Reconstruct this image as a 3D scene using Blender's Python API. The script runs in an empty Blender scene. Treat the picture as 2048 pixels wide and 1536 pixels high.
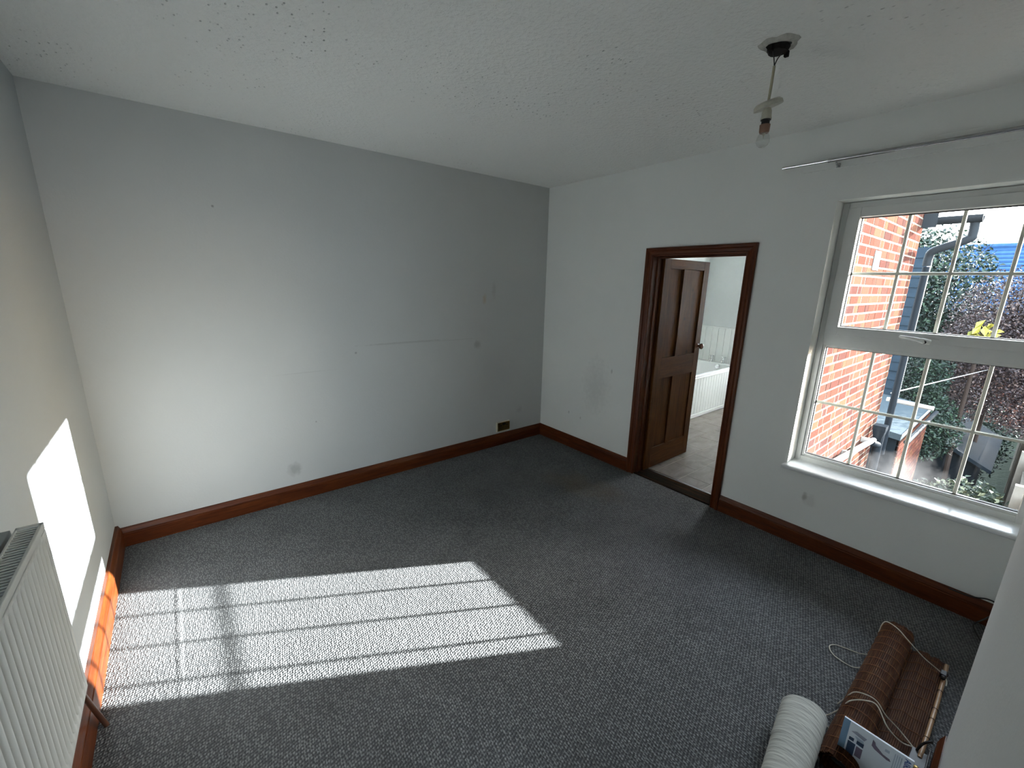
import bpy, bmesh, math, random
from mathutils import Vector, Matrix
random.seed(7)
C = bpy.context.scene.collection
SC = bpy.context.scene
V = Vector
W = 3.7127; H = 2.7023; NEAR = -3.66

# ------------------------------------------------------------------ camera
cd = bpy.data.cameras.new('camera'); cam = bpy.data.objects.new('camera', cd); C.objects.link(cam)
SC.camera = cam
cd.sensor_width = 36; cd.lens = 36 * 841.0 / 2048; cd.clip_start = 0.01; cd.clip_end = 300
rt = V((0.78332473, -0.62121892, 0.02212268)); up = V((0.13028303, 0.19887076, 0.97132731)); fw = V((0.60780646, 0.7579825, -0.23671467))
M = Matrix((rt, up, -fw)).transposed().to_4x4(); M.translation = V((-3.2321, -3.479, 1.7495))
cam.matrix_world = M

# ------------------------------------------------------------------ light
SUN_DIR = V((-1, 0.54, -0.292))          # direction the sunlight travels
sl = bpy.data.lights.new('sun', 'SUN'); so = bpy.data.objects.new('sun', sl); C.objects.link(so)
so.rotation_euler = SUN_DIR.to_track_quat('-Z', 'Y').to_euler(); so.location = (12, -8, 8)
sl.energy = 27.0; sl.angle = math.radians(0.42); sl.color = (1.0, 0.985, 0.965)
w = bpy.data.worlds.new('sky'); SC.world = w; w.use_nodes = True
nt = w.node_tree; nt.nodes.clear()
sky = nt.nodes.new('ShaderNodeTexSky'); sky.sky_type = 'NISHITA'; sky.sun_disc = False
sky.sun_elevation = math.radians(14.4); sky.sun_rotation = math.radians(118); sky.dust_density = 2.0; sky.air_density = 1.0
mx = nt.nodes.new('ShaderNodeMix'); mx.data_type = 'RGBA'; mx.inputs[0].default_value = 0.65
mul = nt.nodes.new('ShaderNodeVectorMath'); mul.operation = 'SCALE'; mul.inputs['Scale'].default_value = 0.9
nt.links.new(sky.outputs[0], mul.inputs[0]); nt.links.new(mul.outputs[0], mx.inputs[6])
mx.inputs[7].default_value = (6.6, 7.4, 8.3, 1)
bg = nt.nodes.new('ShaderNodeBackground'); bg.inputs[1].default_value = 1.0
wo = nt.nodes.new('ShaderNodeOutputWorld')
nt.links.new(mx.outputs[2], bg.inputs[0]); nt.links.new(bg.outputs[0], wo.inputs[0])
pl = bpy.data.lights.new('window_portal', 'AREA'); pl.shape = 'RECTANGLE'; pl.size = 1.1; pl.size_y = 1.75
po = bpy.data.objects.new('window_portal', pl); C.objects.link(po); po.location = (0.56, -3.07, 1.40)
pl3 = bpy.data.lights.new('landing_portal', 'AREA'); pl3.shape = 'RECTANGLE'; pl3.size = .95; pl3.size_y = 1.6; pl3.cycles.is_portal = True
po3 = bpy.data.objects.new('landing_portal', pl3); C.objects.link(po3); po3.location = (-3.17, -5.41, 1.55); po3.rotation_euler = V((0, 1, 0)).to_track_quat('-Z', 'Z').to_euler()
po.rotation_euler = V((-1, 0, 0)).to_track_quat('-Z', 'Z').to_euler(); pl.cycles.is_portal = True
vs = SC.view_settings; vs.view_transform = 'Standard'; vs.look = 'None'; vs.gamma = 1; vs.exposure = 1.48; vs.use_curve_mapping = False
SC.cycles.use_denoising = True
SC.cycles.max_bounces = 14; SC.cycles.diffuse_bounces = 8; SC.cycles.transparent_max_bounces = 24
SC.cycles.sample_clamp_indirect = 6; SC.cycles.caustics_reflective = False; SC.cycles.caustics_refractive = False

# ------------------------------------------------------------------ materials
class NT:
    def __init__(s, name, rough=0.6, col=(.5, .5, .5), spec=0.5, metal=0.0):
        s.m = bpy.data.materials.new(name); s.m.use_nodes = True; s.t = s.m.node_tree
        s.b = s.t.nodes['Principled BSDF']; s.out = s.t.nodes['Material Output']
        s.b.inputs['Roughness'].default_value = rough; s.b.inputs['Base Color'].default_value = (*col, 1)
        s.b.inputs['Specular IOR Level'].default_value = spec; s.b.inputs['Metallic'].default_value = metal
    def n(s, t, **k):
        o = s.t.nodes.new(t)
        for a, b in k.items(): setattr(o, a, b)
        return o
    def l(s, a, b): s.t.links.new(a, b)
    def pos(s, scale=(1, 1, 1), rot=(0, 0, 0)):
        g = s.n('ShaderNodeNewGeometry'); mp = s.n('ShaderNodeMapping'); s.l(g.outputs['Position'], mp.inputs[0])
        mp.inputs['Scale'].default_value = scale; mp.inputs['Rotation'].default_value = rot
        return mp.outputs[0]
    def noise(s, vec, scale, detail=3, rough=.55, dist=0):
        o = s.n('ShaderNodeTexNoise'); s.l(vec, o.inputs['Vector']); o.inputs['Scale'].default_value = scale
        o.inputs['Detail'].default_value = detail; o.inputs['Roughness'].default_value = rough; o.inputs['Distortion'].default_value = dist
        return o.outputs['Fac']
    def vor(s, vec, scale, feature='F1', rand=1.0, out='Distance'):
        o = s.n('ShaderNodeTexVoronoi', feature=feature); s.l(vec, o.inputs['Vector']); o.inputs['Scale'].default_value = scale
        o.inputs['Randomness'].default_value = rand
        return o.outputs[out]
    def ramp(s, fac, stops):
        o = s.n('ShaderNodeValToRGB'); s.l(fac, o.inputs[0]); e = o.color_ramp.elements
        while len(e) < len(stops): e.new(.5)
        for i, (p, c) in enumerate(stops):
            e[i].position = p; e[i].color = (*c, 1) if len(c) == 3 else c
        return o.outputs[0]
    def rng(s, v, a, b, c=0, d=1):
        o = s.n('ShaderNodeMapRange'); s.l(v, o.inputs[0])
        for i, x in enumerate((a, b, c, d)): o.inputs[i + 1].default_value = x
        return o.outputs[0]
    def math(s, op, a, b=None):
        o = s.n('ShaderNodeMath', operation=op)
        for i, x in enumerate((a, b)):
            if x is None: continue
            if isinstance(x, (int, float)): o.inputs[i].default_value = x
            else: s.l(x, o.inputs[i])
        return o.outputs[0]
    def mix(s, f, a, b, blend='MIX'):
        o = s.n('ShaderNodeMix', data_type='RGBA', blend_type=blend)
        for i, x in ((0, f), (6, a), (7, b)):
            if isinstance(x, (int, float)): o.inputs[i].default_value = x
            elif isinstance(x, tuple): o.inputs[i].default_value = (*x, 1)
            else: s.l(x, o.inputs[i])
        return o.outputs[2]
    def col(s, x): s.l(x, s.b.inputs['Base Color']); return s
    def bump(s, h, dist=.002, st=1.0):
        o = s.n('ShaderNodeBump'); s.l(h, o.inputs['Height']); o.inputs['Distance'].default_value = dist; o.inputs['Strength'].default_value = st
        s.l(o.outputs[0], s.b.inputs['Normal']); return s
    def spot(s, c, r, soft=.5, sq=(1, 1, 1), nz=None):
        g = s.pos(scale=sq); d = s.n('ShaderNodeVectorMath', operation='DISTANCE'); s.l(g, d.inputs[0])
        d.inputs[1].default_value = tuple(c[i] * sq[i] for i in range(3)); v = d.outputs['Value']
        if nz is not None: v = s.math('ADD', v, s.math('MULTIPLY', s.math('SUBTRACT', nz, .5), r * 1.2))
        return s.rng(v, r, r * soft, 0, 1)

def paint(name, base, marks=(), bumpd=.0012, rough=.75, dirt=.06):
    s = NT(name, rough, base, .25)
    p = s.pos(); big = s.noise(p, 1.4, 4); fine = s.noise(p, 160, 3)
    c = s.mix(s.rng(big, .35, .75, 0, dirt * 3), base, tuple(x * .78 for x in base))
    nz = s.noise(p, 25, 4)
    for (pt, r, soft, sq, colr, amt) in marks:
        c = s.mix(s.math('MULTIPLY', s.spot(pt, r, soft, sq, nz), amt), c, colr)
    s.col(c); h = s.math('ADD', s.math('MULTIPLY', s.noise(p, 70, 4, .6), .7), s.math('MULTIPLY', s.noise(p, 9, 2), .9))
    s.bump(h, bumpd); return s.m

g = (.155, .15, .14)
GREY = (.60, .61, .595)
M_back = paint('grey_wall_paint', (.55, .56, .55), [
    ((-2.638, 0, .26), .065, .3, (1, 1, 1), (.36, .36, .35), .8),
    ((-.815, 0, 1.575), .03, .2, (1, 1, .5), (.5, .40, .29), .75),
    ((-.70, 0, 1.66), .03, .3, (1, 1, .3), (.3, .29, .28), .25),
    ((-1.65, 0, 1.205), .09, .6, (.2, 1, 9), g, .2), ((-1.2, 0, 1.195), .05, .4, (.12, 1, 9), g, .14),
    ((-2.5, 0, 1.03), .03, .4, (.12, 1, 5), g, .12), ((-2.10, 0, 1.15), .012, .4, (1, 1, 1), g, .5),
    ((-2.948, 0, 2.179), .010, .4, (1, 1, 1), g, .6), ((-2.45, 0, .62), .009, .4, (1, 1, 1), g, .5),
    ((-.33, 0, .35), .045, .2, (1, 1, 1), (.3, .3, .3), .3), ((-.9, 0, 1.13), .02, .4, (.4, 1, .4), g, .3),
    ((-.85, 0, 1.27), .3, .1, (1, 1, 2.2), (.44, .43, .42), .12), ((-.6, 0, .85), .3, .1, (1, 1, .8), (.44, .43, .42), .12)])
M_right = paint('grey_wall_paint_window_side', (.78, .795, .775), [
    ((0, -.45, .38), .012, .3, (1, 1, .6), g, .4), ((0, -.62, .36), .012, .3, (1, 1, .6), g, .35), ((0, -.98, .93), .012, .3, (1, 1, .4), g, .35),
    ((0, -2.72, .34), .05, .5, (1, 1, 1), (.62, .62, .60), .5), ((0, -2.69, .36), .02, .3, (1, 1, .6), (.25, .24, .22), .5),
    ((0, -.8, .75), .2, .2, (1, 1, .6), (.44, .44, .43), .3)])
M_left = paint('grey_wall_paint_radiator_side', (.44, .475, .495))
M_near = paint('grey_wall_paint_near', GREY, bumpd=.0015)
s = NT('textured_white_ceiling', .8, (.6, .6, .58), .2)
p = s.pos(); n1 = s.noise(p, 75, 5, .65); n2 = s.vor(p, 38); pk = s.rng(s.noise(p, 1.8, 2), .45, .65)
pits = s.math('MULTIPLY', s.rng(s.vor(s.pos((1, .55, 1), (0, 0, .6)), 42), .17, .07), pk)
cl = s.mix(s.rng(s.noise(p, 1.1, 3), .3, .8, 0, .35), (.92, .925, .90), (.88, .885, .86))
cl = s.mix(s.math('MULTIPLY', pits, .55), cl, (.28, .28, .27)); s.col(cl)
s.bump(s.math('SUBTRACT', s.math('ADD', n1, s.math('MULTIPLY', n2, .5)), pits), .0065, 1.0); M_ceil = s.m

def wood(name, c1, c2, c3, axis='x', rough=.42, coat=.05, sc=1.0):
    s = NT(name, rough, c2, .22); s.b.inputs['Coat Weight'].default_value = coat; s.b.inputs['Coat Roughness'].default_value = .25
    k = {'x': (1.2, 14, 14), 'y': (14, 1.2, 14), 'z': (14, 14, 1.2)}[axis]
    p = s.pos(tuple(a * sc for a in k)); n = s.noise(p, 2.2, 5, .6, .8); f = s.noise(s.pos(tuple(a * 6 for a in k)), 3, 3)
    cc = s.ramp(n, [(.25, c1), (.5, c2), (.75, c3)]); cc = s.mix(s.rng(f, .4, .7, 0, .35), cc, tuple(x * .55 for x in c1))
    kn = s.spot_knots() if False else s.rng(s.vor(s.pos((2.3, 2.3, 2.3)), 1.6), .09, .03)
    cc = s.mix(s.math('MULTIPLY', kn, .7), cc, tuple(x * .35 for x in c1))
    s.col(cc); s.bump(f, .0006); return s.m
RW = ((0.0450, 0.0090, 0.0023), (0.0900, 0.0210, 0.0045), (0.1350, 0.0390, 0.0083))
M_wx = wood('varnished_pine_x', *RW, 'x'); M_wy = wood('varnished_pine_y', *RW, 'y'); M_wz = wood('varnished_pine_z', *RW, 'z')
DW = ((.050, .017, .004), (.088, .032, .007), (.125, .050, .012))
M_dz = wood('waxed_door_pine_z', *DW, 'z', .5, 0); M_dx = wood('waxed_door_pine_x', *DW, 'x', .5, 0)
for m_ in (M_dz, M_dx): m_.node_tree.nodes['Principled BSDF'].inputs['Specular IOR Level'].default_value = .06
M_thr = wood('worn_threshold', (.005, .004, .003), (.012, .008, .005), (.06, .022, .009), 'y', .7, 0, .8)
M_thr.node_tree.nodes['Principled BSDF'].inputs['Specular IOR Level'].default_value = .03; M_thr.node_tree.nodes['Principled BSDF'].inputs['Roughness'].default_value = .95

s = NT('grey_loop_carpet', .95, (.3, .3, .3), .1)
pa = s.pos((1, .62, 1), (0, 0, .28)); pb = s.pos((.55, 1, 1), (0, 0, -.2))
v = s.vor(pa, 105, 'F1', .55); v2 = s.noise(s.pos(), 260, 2); rib = s.n('ShaderNodeTexWave', wave_type='BANDS', bands_direction='Y')
s.l(s.pos((1, 1, 1), (0, 0, -.30)), rib.inputs[0]); rib.inputs['Scale'].default_value = 26; rib.inputs['Distortion'].default_value = 1.2; rib.inputs['Detail'].default_value = 2; rib.inputs['Detail Scale'].default_value = 6
hgt = s.math('ADD', s.math('MULTIPLY', s.rng(v, .65, .1), .8), s.math('ADD', s.math('MULTIPLY', rib.outputs['Fac'], .45), s.math('MULTIPLY', v2, .45)))
cc = s.mix(s.rng(hgt, .45, 1.25), (.088, .091, .094), (.250, .257, .259))
cc = s.mix(s.rng(s.noise(s.pos(), 3.0, 4), .35, .7, 0, .22), cc, (.2, .2, .2), 'MULTIPLY')
nz = s.noise(s.pos(), 6, 4)
for (pt, r, soft, sq, colr, amt) in [((-.62, -1.12, 0), .26, .1, (1, .8, 1), (.15, .115, .075), .5), ((-.52, -1.42, 0), .2, .1, (1, .8, 1), (.13, .10, .07), .45),
        ((-.95, -.75, 0), .2, .1, (1, 1, 1), (.15, .15, .14), .25), ((-.9, -2.2, 0), .7, .1, (1, 1, 1), (.2, .19, .21), .2)]:
    cc = s.mix(s.math('MULTIPLY', s.spot(pt, r, soft, sq, nz), amt), cc, colr)
s.col(cc)
h2 = s.math('ADD', hgt, s.math('MULTIPLY', s.spot((-3.42, -.9, 0), .018, .2, (1, .02, 1)), 1.2))
h2 = s.math('ADD', h2, s.math('MULTIPLY', s.spot((-1.55, -2.0, 0), .022, .2, (1, 1, 1)), 3.0))
s.bump(h2, .0048, 1.0); M_carpet = s.m

def plain(name, col, rough=.5, metal=0, spec=.35, nsc=0, amt=.15, bumpd=0):
    s = NT(name, rough, col, spec, metal)
    n = s.noise(s.pos(), nsc or 30, 4)
    s.col(s.mix(s.rng(n, .35, .7, 0, amt), col, tuple(x * .6 for x in col)))
    if bumpd: s.bump(n, bumpd)
    return s.m
M_upvc = plain('white_upvc', (.66, .67, .66), .3, nsc=14, amt=.12)
M_sill = plain('white_sill', (.70, .72, .73), .22, nsc=9, amt=.1)
M_gasket = plain('black_gasket', (.012, .012, .012), .6)
M_bar = plain('cream_glazing_bar', (.70, .71, .62), .4, nsc=40, amt=.2)
M_chrome = plain('chrome', (.75, .76, .77), .12, 1.0, nsc=4, amt=.1)
M_steel = plain('brushed_steel', (.45, .45, .46), .25, 1.0)
M_black = plain('black_plastic', (.012, .012, .013), .4)
M_dark = plain('dark_void', (.01, .008, .007), .9)
M_rad = plain('radiator_enamel', (.42, .435, .42), .35, nsc=6, amt=.08)
M_raddark = plain('radiator_back_enamel', (.25, .27, .27), .5)
M_brownpipe = plain('brown_painted_pipe', (.075, .028, .014), .4)
M_white = plain('white_gloss', (.80, .81, .79), .2, nsc=5, amt=.06)
M_enamel = plain('bath_enamel', (.78, .79, .78), .08, nsc=3, amt=.03)
M_tongue = plain('painted_boarding', (.74, .755, .73), .4, nsc=8, amt=.1)
M_bathwall = paint('bathroom_wall_paint', (.60, .62, .61), dirt=.1)
M_brass = plain('aged_brass', (.30, .22, .08), .35, 1.0, nsc=60, amt=.5)
M_pattress = plain('cream_plastic', (.62, .60, .50), .5)
M_knob = plain('dark_wood_knob', (.10, .035, .015), .25)
M_cord = plain('cream_cord', (.72, .68, .58), .7)
M_roll = NT('cream_ribbed_fabric', .8, (.6, .6, .55), .2)
s = M_roll; n = s.noise(s.pos((60, 3, 3)), 2, 4); s.col(s.mix(s.rng(n, .35, .7), (.60, .605, .56), (.40, .405, .38))); s.bump(n, .002); M_roll = s.m
s = NT('bamboo_reed', .7, (.15, .05, .02), .12); n = s.noise(s.pos((3, 160, 160)), 2, 4); n2 = s.noise(s.pos((8, 60, 60)), 1.5, 3)
s.col(s.mix(s.rng(n2, .5, .75, 0, .6), s.ramp(n, [(.3, (.030, .009, .003)), (.5, (.062, .020, .007)), (.72, (.11, .042, .014))]), (.14, .07, .026))); M_reed = s.m
s = NT('bamboo_cane', .4, (.3, .17, .08), .4); n = s.noise(s.pos((10, 10, 10)), 4, 4); s.col(s.mix(n, (.22, .10, .045), (.46, .30, .16))); M_cane = s.m
M_stitch = plain('stitch_thread', (.30, .12, .05), .8)
M_soot = plain('broken_plaster', (.50, .49, .45), .9, nsc=60, amt=.6, bumpd=.003)
M_flex = plain('aged_flex', (.38, .35, .25), .5)
M_fit = plain('aged_white_bakelite', (.56, .54, .46), .35, nsc=60, amt=.35)
M_cap = plain('tarnished_bulb_cap', (.30, .18, .13), .4, .6)
s = NT('bulb_glass', .03, (1, 1, 1), .5)
tr = s.n('ShaderNodeBsdfTransparent'); tr.inputs[0].default_value = (.93, .94, .93, 1); gl = s.n('ShaderNodeBsdfGlossy'); gl.inputs['Roughness'].default_value = .04
fr = s.n('ShaderNodeLayerWeight'); fr.inputs[0].default_value = .35; mxs = s.n('ShaderNodeMixShader')
s.l(s.math('ADD', s.math('MULTIPLY', fr.outputs['Facing'], .5), .06), mxs.inputs[0]); s.l(tr.outputs[0], mxs.inputs[1]); s.l(gl.outputs[0], mxs.inputs[2]); s.l(mxs.outputs[0], s.out.inputs[0]); M_bulb = s.m
# window glass with real smears of dirt and condensation
s = NT('smeared_window_glass'); p = s.pos()
tr = s.n('ShaderNodeBsdfTransparent'); tr.inputs[0].default_value = (.93, .95, .955, 1); gl = s.n('ShaderNodeBsdfGlossy'); gl.inputs['Roughness'].default_value = .02
fr = s.n('ShaderNodeFresnel'); fr.inputs[0].default_value = 1.3; m1 = s.n('ShaderNodeMixShader'); s.l(fr.outputs[0], m1.inputs[0]); s.l(tr.outputs[0], m1.inputs[1]); s.l(gl.outputs[0], m1.inputs[2])
tl = s.n('ShaderNodeBsdfTranslucent'); tl.inputs[0].default_value = (.85, .87, .9, 1)
streak = s.rng(s.noise(s.pos((1, 1, 1), (.75, 0, 0)), 1.0, 2), .5, .7, 0, 1)
st2 = s.noise(s.pos((1, 14, 1.3), (.6, 0, 0)), 2.2, 3)
dirt = s.math('MULTIPLY', s.math('MULTIPLY', s.rng(st2, .5, .8), streak), .012)
nzz = s.noise(p, 9, 4)
fog = s.math('MULTIPLY', s.spot((.16, -3.12, .61), .20, .05, (1, .9, 1.1), nzz), .020)
fog2 = s.math('MULTIPLY', s.spot((.16, -2.62, .60), .16, .05, (1, 1, 1), nzz), .004)
tot = s.math('ADD', s.math('ADD', dirt, .0002), s.math('ADD', fog, fog2)); m2 = s.n('ShaderNodeMixShader')
s.l(tot, m2.inputs[0]); s.l(m1.outputs[0], m2.inputs[1]); s.l(tl.outputs[0], m2.inputs[2]); s.l(m2.outputs[0], s.out.inputs[0]); M_glass = s.m
s = NT('frosted_glass'); tl = s.n('ShaderNodeBsdfTranslucent'); tl.inputs[0].default_value = (.74, .76, .77, 1); s.l(tl.outputs[0], s.out.inputs[0]); M_frost = s.m
# outside
s = NT('red_brick', 1.0, (.4, .15, .08), 0); oi = s.n('ShaderNodeObjectInfo'); n = s.noise(s.pos(), 45, 4)
gg = s.n('ShaderNodeNewGeometry'); rnd = s.math('FRACT', s.math('ADD', oi.outputs['Random'], gg.outputs['Random Per Island']))
cc = s.ramp(rnd, [(.0, (0.0735, 0.0294, 0.0210)), (.35, (0.0595, 0.0224, 0.0154)), (.6, (0.0406, 0.0196, 0.0168)), (.8, (0.0875, 0.0406, 0.0238)), (1, (0.0700, 0.0294, 0.0210))])
cc = s.mix(s.rng(n, .45, .75, 0, .6), cc, (.065, .032, .03)); s.col(cc); s.bump(n, .004); M_brick = s.m
M_mortar = plain('pale_lime_mortar', (0.1470, 0.1295, 0.1050), 1.0, spec=0, nsc=30, amt=.25, bumpd=.003)
M_gutter = plain('grey_gutter_plastic', (0.0154, 0.0182, 0.0210), .4, spec=.03)
M_pipe = plain('black_drainpipe', (0.0084, 0.0112, 0.0147), .4, spec=.03)
M_waste = plain('white_waste_pipe', (0.2310, 0.2240, 0.2170), .35)
M_clad = plain('slate_blue_boarding', (0.0140, 0.0224, 0.0315), .6, nsc=6, amt=.5, spec=.03)
M_slate = plain('blue_slate', (0.0210, 0.0525, 0.1190), .5, nsc=8, amt=.5, spec=.03)
M_felt = plain('grey_roof_felt', (0.0315, 0.0420, 0.0490), .9, nsc=30, amt=.5, bumpd=.004, spec=.03)
M_fence = plain('weathered_fence_board', (0.1540, 0.1400, 0.1190), .8, nsc=12, amt=.4, spec=.03)
M_shed = plain('dark_shed_felt', (0.0070, 0.0105, 0.0140), .7, nsc=7, amt=.5, spec=.03)
s = NT('rough_grass', .9, (.06, .08, .04), .1); n = s.noise(s.pos(), 9, 5); s.col(s.mix(n, (.006, .009, .007), (.016, .02, .012))); s.bump(n, .05); M_grass = s.m
def leaf(name, a, b, c):
    s = NT(name, .5, a, .3); gg = s.n('ShaderNodeNewGeometry'); s.col(s.ramp(gg.outputs['Random Per Island'], [(0, a), (.6, b), (1, c)]))
    return s.m
M_lf_dark = leaf('dark_ivy_leaf', (0.0035, 0.0112, 0.0084), (0.0063, 0.0182, 0.0112), (0.0210, 0.0420, 0.0210))
M_lf_red = leaf('purple_winter_leaf', (0.0126, 0.0077, 0.0098), (0.0238, 0.0140, 0.0154), (0.0595, 0.0350, 0.0266))
M_lf_pale = leaf('variegated_leaf', (0.0084, 0.0182, 0.0112), (0.0210, 0.0315, 0.0182), (0.1540, 0.1610, 0.0980))
M_lf_yel = leaf('yellow_bamboo_leaf', (.16, .15, .02), (.26, .22, .03), (.10, .11, .03))
M_twig = plain('brown_twig', (.025, .018, .015), .8, spec=.03)
def flat(name, col, rough=.35): return plain(name, col, rough, nsc=50, amt=.05)
M_card = flat('white_printed_card', (.80, .88, .97)); M_cblue = flat('light_blue_print', (.22, .37, .55)); M_cnavy = flat('navy_print', (.05, .085, .16))
M_cgrey = flat('lilac_grey_print', (.33, .36, .47)); M_cink = flat('blue_lettering', (.03, .09, .36)); M_cmauve = flat('mauve_print', (.20, .17, .25)); M_cpale = flat('pale_print', (.46, .56, .68))
M_cgreen = plain('dark_olive_plastic', (.05, .06, .055), .5)
s = NT('grey_floor_tile', .35, (0.2550, 0.2295, 0.2040), .4); n = s.noise(s.pos((1, 2.2, 1)), 3.5, 6, .65, .8); oi = s.n('ShaderNodeObjectInfo')
cc = s.ramp(n, [(.3, (.10, .082, .070)), (.5, (.17, .146, .128)), (.7, (.24, .212, .192))]); s.col(s.mix(s.math('MULTIPLY', oi.outputs['Random'], .3), cc, (.2, .175, .155))); M_tile = s.m
M_grout = plain('pale_grout', (.50, .46, .41), .8)

# ------------------------------------------------------------------ builders
def BM(): return bmesh.new()
def box(bm, lo, hi):
    lo, hi = [min(a, b) for a, b in zip(lo, hi)], [max(a, b) for a, b in zip(lo, hi)]
    vs = [bm.verts.new((x, y, z)) for x in (lo[0], hi[0]) for y in (lo[1], hi[1]) for z in (lo[2], hi[2])]
    for f in ((0, 1, 3, 2), (4, 6, 7, 5), (0, 4, 5, 1), (2, 3, 7, 6), (0, 2, 6, 4), (1, 5, 7, 3)): bm.faces.new([vs[i] for i in f])
    return bm
def tube(bm, pts, r, n=10, caps=True):
    pts = [V(p) for p in pts]; rs = r if isinstance(r, (list, tuple)) else [r] * len(pts); rings = []; u = None
    for i, p in enumerate(pts):
        d = (pts[min(i + 1, len(pts) - 1)] - pts[max(i - 1, 0)]).normalized()
        if u is None: u = d.orthogonal().normalized()
        u = (u - d * u.dot(d)).normalized(); v = d.cross(u)
        rings.append([bm.verts.new(p + (u * math.cos(a) + v * math.sin(a)) * rs[i]) for a in [2 * math.pi * k / n for k in range(n)]])
    for a, b in zip(rings, rings[1:]):
        for k in range(n): bm.faces.new((a[k], a[(k + 1) % n], b[(k + 1) % n], b[k]))
    if caps: bm.faces.new(rings[0][::-1]); bm.faces.new(rings[-1])
    return bm
def spline(pts, k=6):
    pts = [V(p) for p in pts]; P = [pts[0]] + pts + [pts[-1]]; o = []
    for i in range(1, len(P) - 2):
        for j in range(k):
            t = j / k; a, b, c, d = P[i - 1:i + 3]
            o.append(.5 * ((2 * b) + (c - a) * t + (2 * a - 5 * b + 4 * c - d) * t * t + (3 * b - a - 3 * c + d) * t ** 3))
    return o + [pts[-1]]
def sweep(bm, prof, path):   # prof: list of (u,v); path: list of fn(u,v)->Vector
    rings = [[bm.verts.new(f(u, v)) for u, v in prof] for f in path]; n = len(prof)
    for a, b in zip(rings, rings[1:]):
        for k in range(n): bm.faces.new((a[k], a[(k + 1) % n], b[(k + 1) % n], b[k]))
    bm.faces.new(rings[0][::-1]); bm.faces.new(rings[-1]); return bm
def wpos(o):
    v = V(o.location)
    while o.parent: o = o.parent; v = v + V(o.location)
    return v
def obj(name, bm, mat, parent=None, bevel=0, smooth=False, sub=0):
    bmesh.ops.recalc_face_normals(bm, faces=bm.faces)
    vs = [v.co for v in bm.verts]; c = V(((min(v.x for v in vs) + max(v.x for v in vs)) / 2, (min(v.y for v in vs) + max(v.y for v in vs)) / 2, min(v.z for v in vs)))
    bmesh.ops.translate(bm, verts=bm.verts, vec=-c)
    me = bpy.data.meshes.new(name); bm.to_mesh(me); bm.free()
    if smooth:
        for p_ in me.polygons: p_.use_smooth = True
        if hasattr(me, 'set_sharp_from_angle'): me.set_sharp_from_angle(angle=math.radians(38))
    me.materials.append(mat)
    o = bpy.data.objects.new(name, me); C.objects.link(o)
    if parent: o.parent = parent; o.location = c - wpos(parent)
    else: o.location = c
    if bevel:
        b = o.modifiers.new('bevel', 'BEVEL'); b.width = bevel; b.segments = 2; b.limit_method = 'ANGLE'
    if sub:
        b = o.modifiers.new('sub', 'SUBSURF'); b.levels = sub; b.render_levels = sub
    return o
def tag(o, label=None, cat=None, group=None, kind=None):
    for k, v_ in (('label', label), ('category', cat), ('group', group), ('kind', kind)):
        if v_: o[k] = v_
    return o
def thing(name, loc, label=None, cat=None, group=None, kind=None):
    o = bpy.data.objects.new(name, None); C.objects.link(o); o.location = loc; o.empty_display_size = .05
    return tag(o, label, cat, group, kind)
def copyat(src, world, parent):
    c = src.copy(); C.objects.link(c); c.parent = parent; c.location = V(world) - wpos(parent); return c
def cbox(name, lo, hi, mat, parent=None, bevel=0): return obj(name, box(BM(), lo, hi), mat, parent, bevel)

# ------------------------------------------------------------------ room shell
L = -W
b = BM(); box(b, (L - .3, -5.4, -.12), (0, .12, 0)); tag(obj('floor', b, M_carpet), 'worn grey loop-pile carpet covering the bedroom floor', 'floor', kind='structure')
b = BM(); box(b, (L - .3, -5.4, H), (.5, .12, H + .12)); tag(obj('ceiling', b, M_ceil), 'white textured bedroom ceiling', 'ceiling', kind='structure')
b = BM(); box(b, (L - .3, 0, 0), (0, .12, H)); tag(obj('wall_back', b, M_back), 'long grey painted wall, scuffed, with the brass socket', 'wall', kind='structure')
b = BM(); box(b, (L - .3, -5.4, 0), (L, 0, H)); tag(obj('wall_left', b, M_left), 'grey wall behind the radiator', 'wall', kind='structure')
# right wall with door and window openings
DY1, DY2, DZ = -1.300, -2.103, 2.005
WY1, WY2, WZ0, WZ1, TW, WOUT = -2.553, -3.625, .535, 2.270, .12, .50
b = BM()
box(b, (0, .12, 0), (TW, DY1, H)); box(b, (0, DY1, DZ), (TW, DY2, H)); box(b, (0, DY2, 0), (TW, -2.28, H))
box(b, (0, -2.28, -.5), (.2, WY1, H)); box(b, (.2, -2.28, -.5), (WOUT, -2.378, H)); box(b, (0, WY1, WZ1), (WOUT, WY2, H)); box(b, (.2, -2.41, WZ1), (WOUT, WY1, H)); box(b, (0, WY1, -.5), (.2, WY2, WZ0)); box(b, (.2, -2.48, -.5), (WOUT, WY2, .42)); box(b, (0, WY2, -.5), (WOUT, -5, H))
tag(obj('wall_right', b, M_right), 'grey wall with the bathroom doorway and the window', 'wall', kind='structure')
b = BM(); box(b, (-1.4, NEAR, 0), (0, -3.9, H)); tag(obj('wall_near', b, M_near), 'grey wall in the corner past the window', 'wall', kind='structure')
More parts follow.
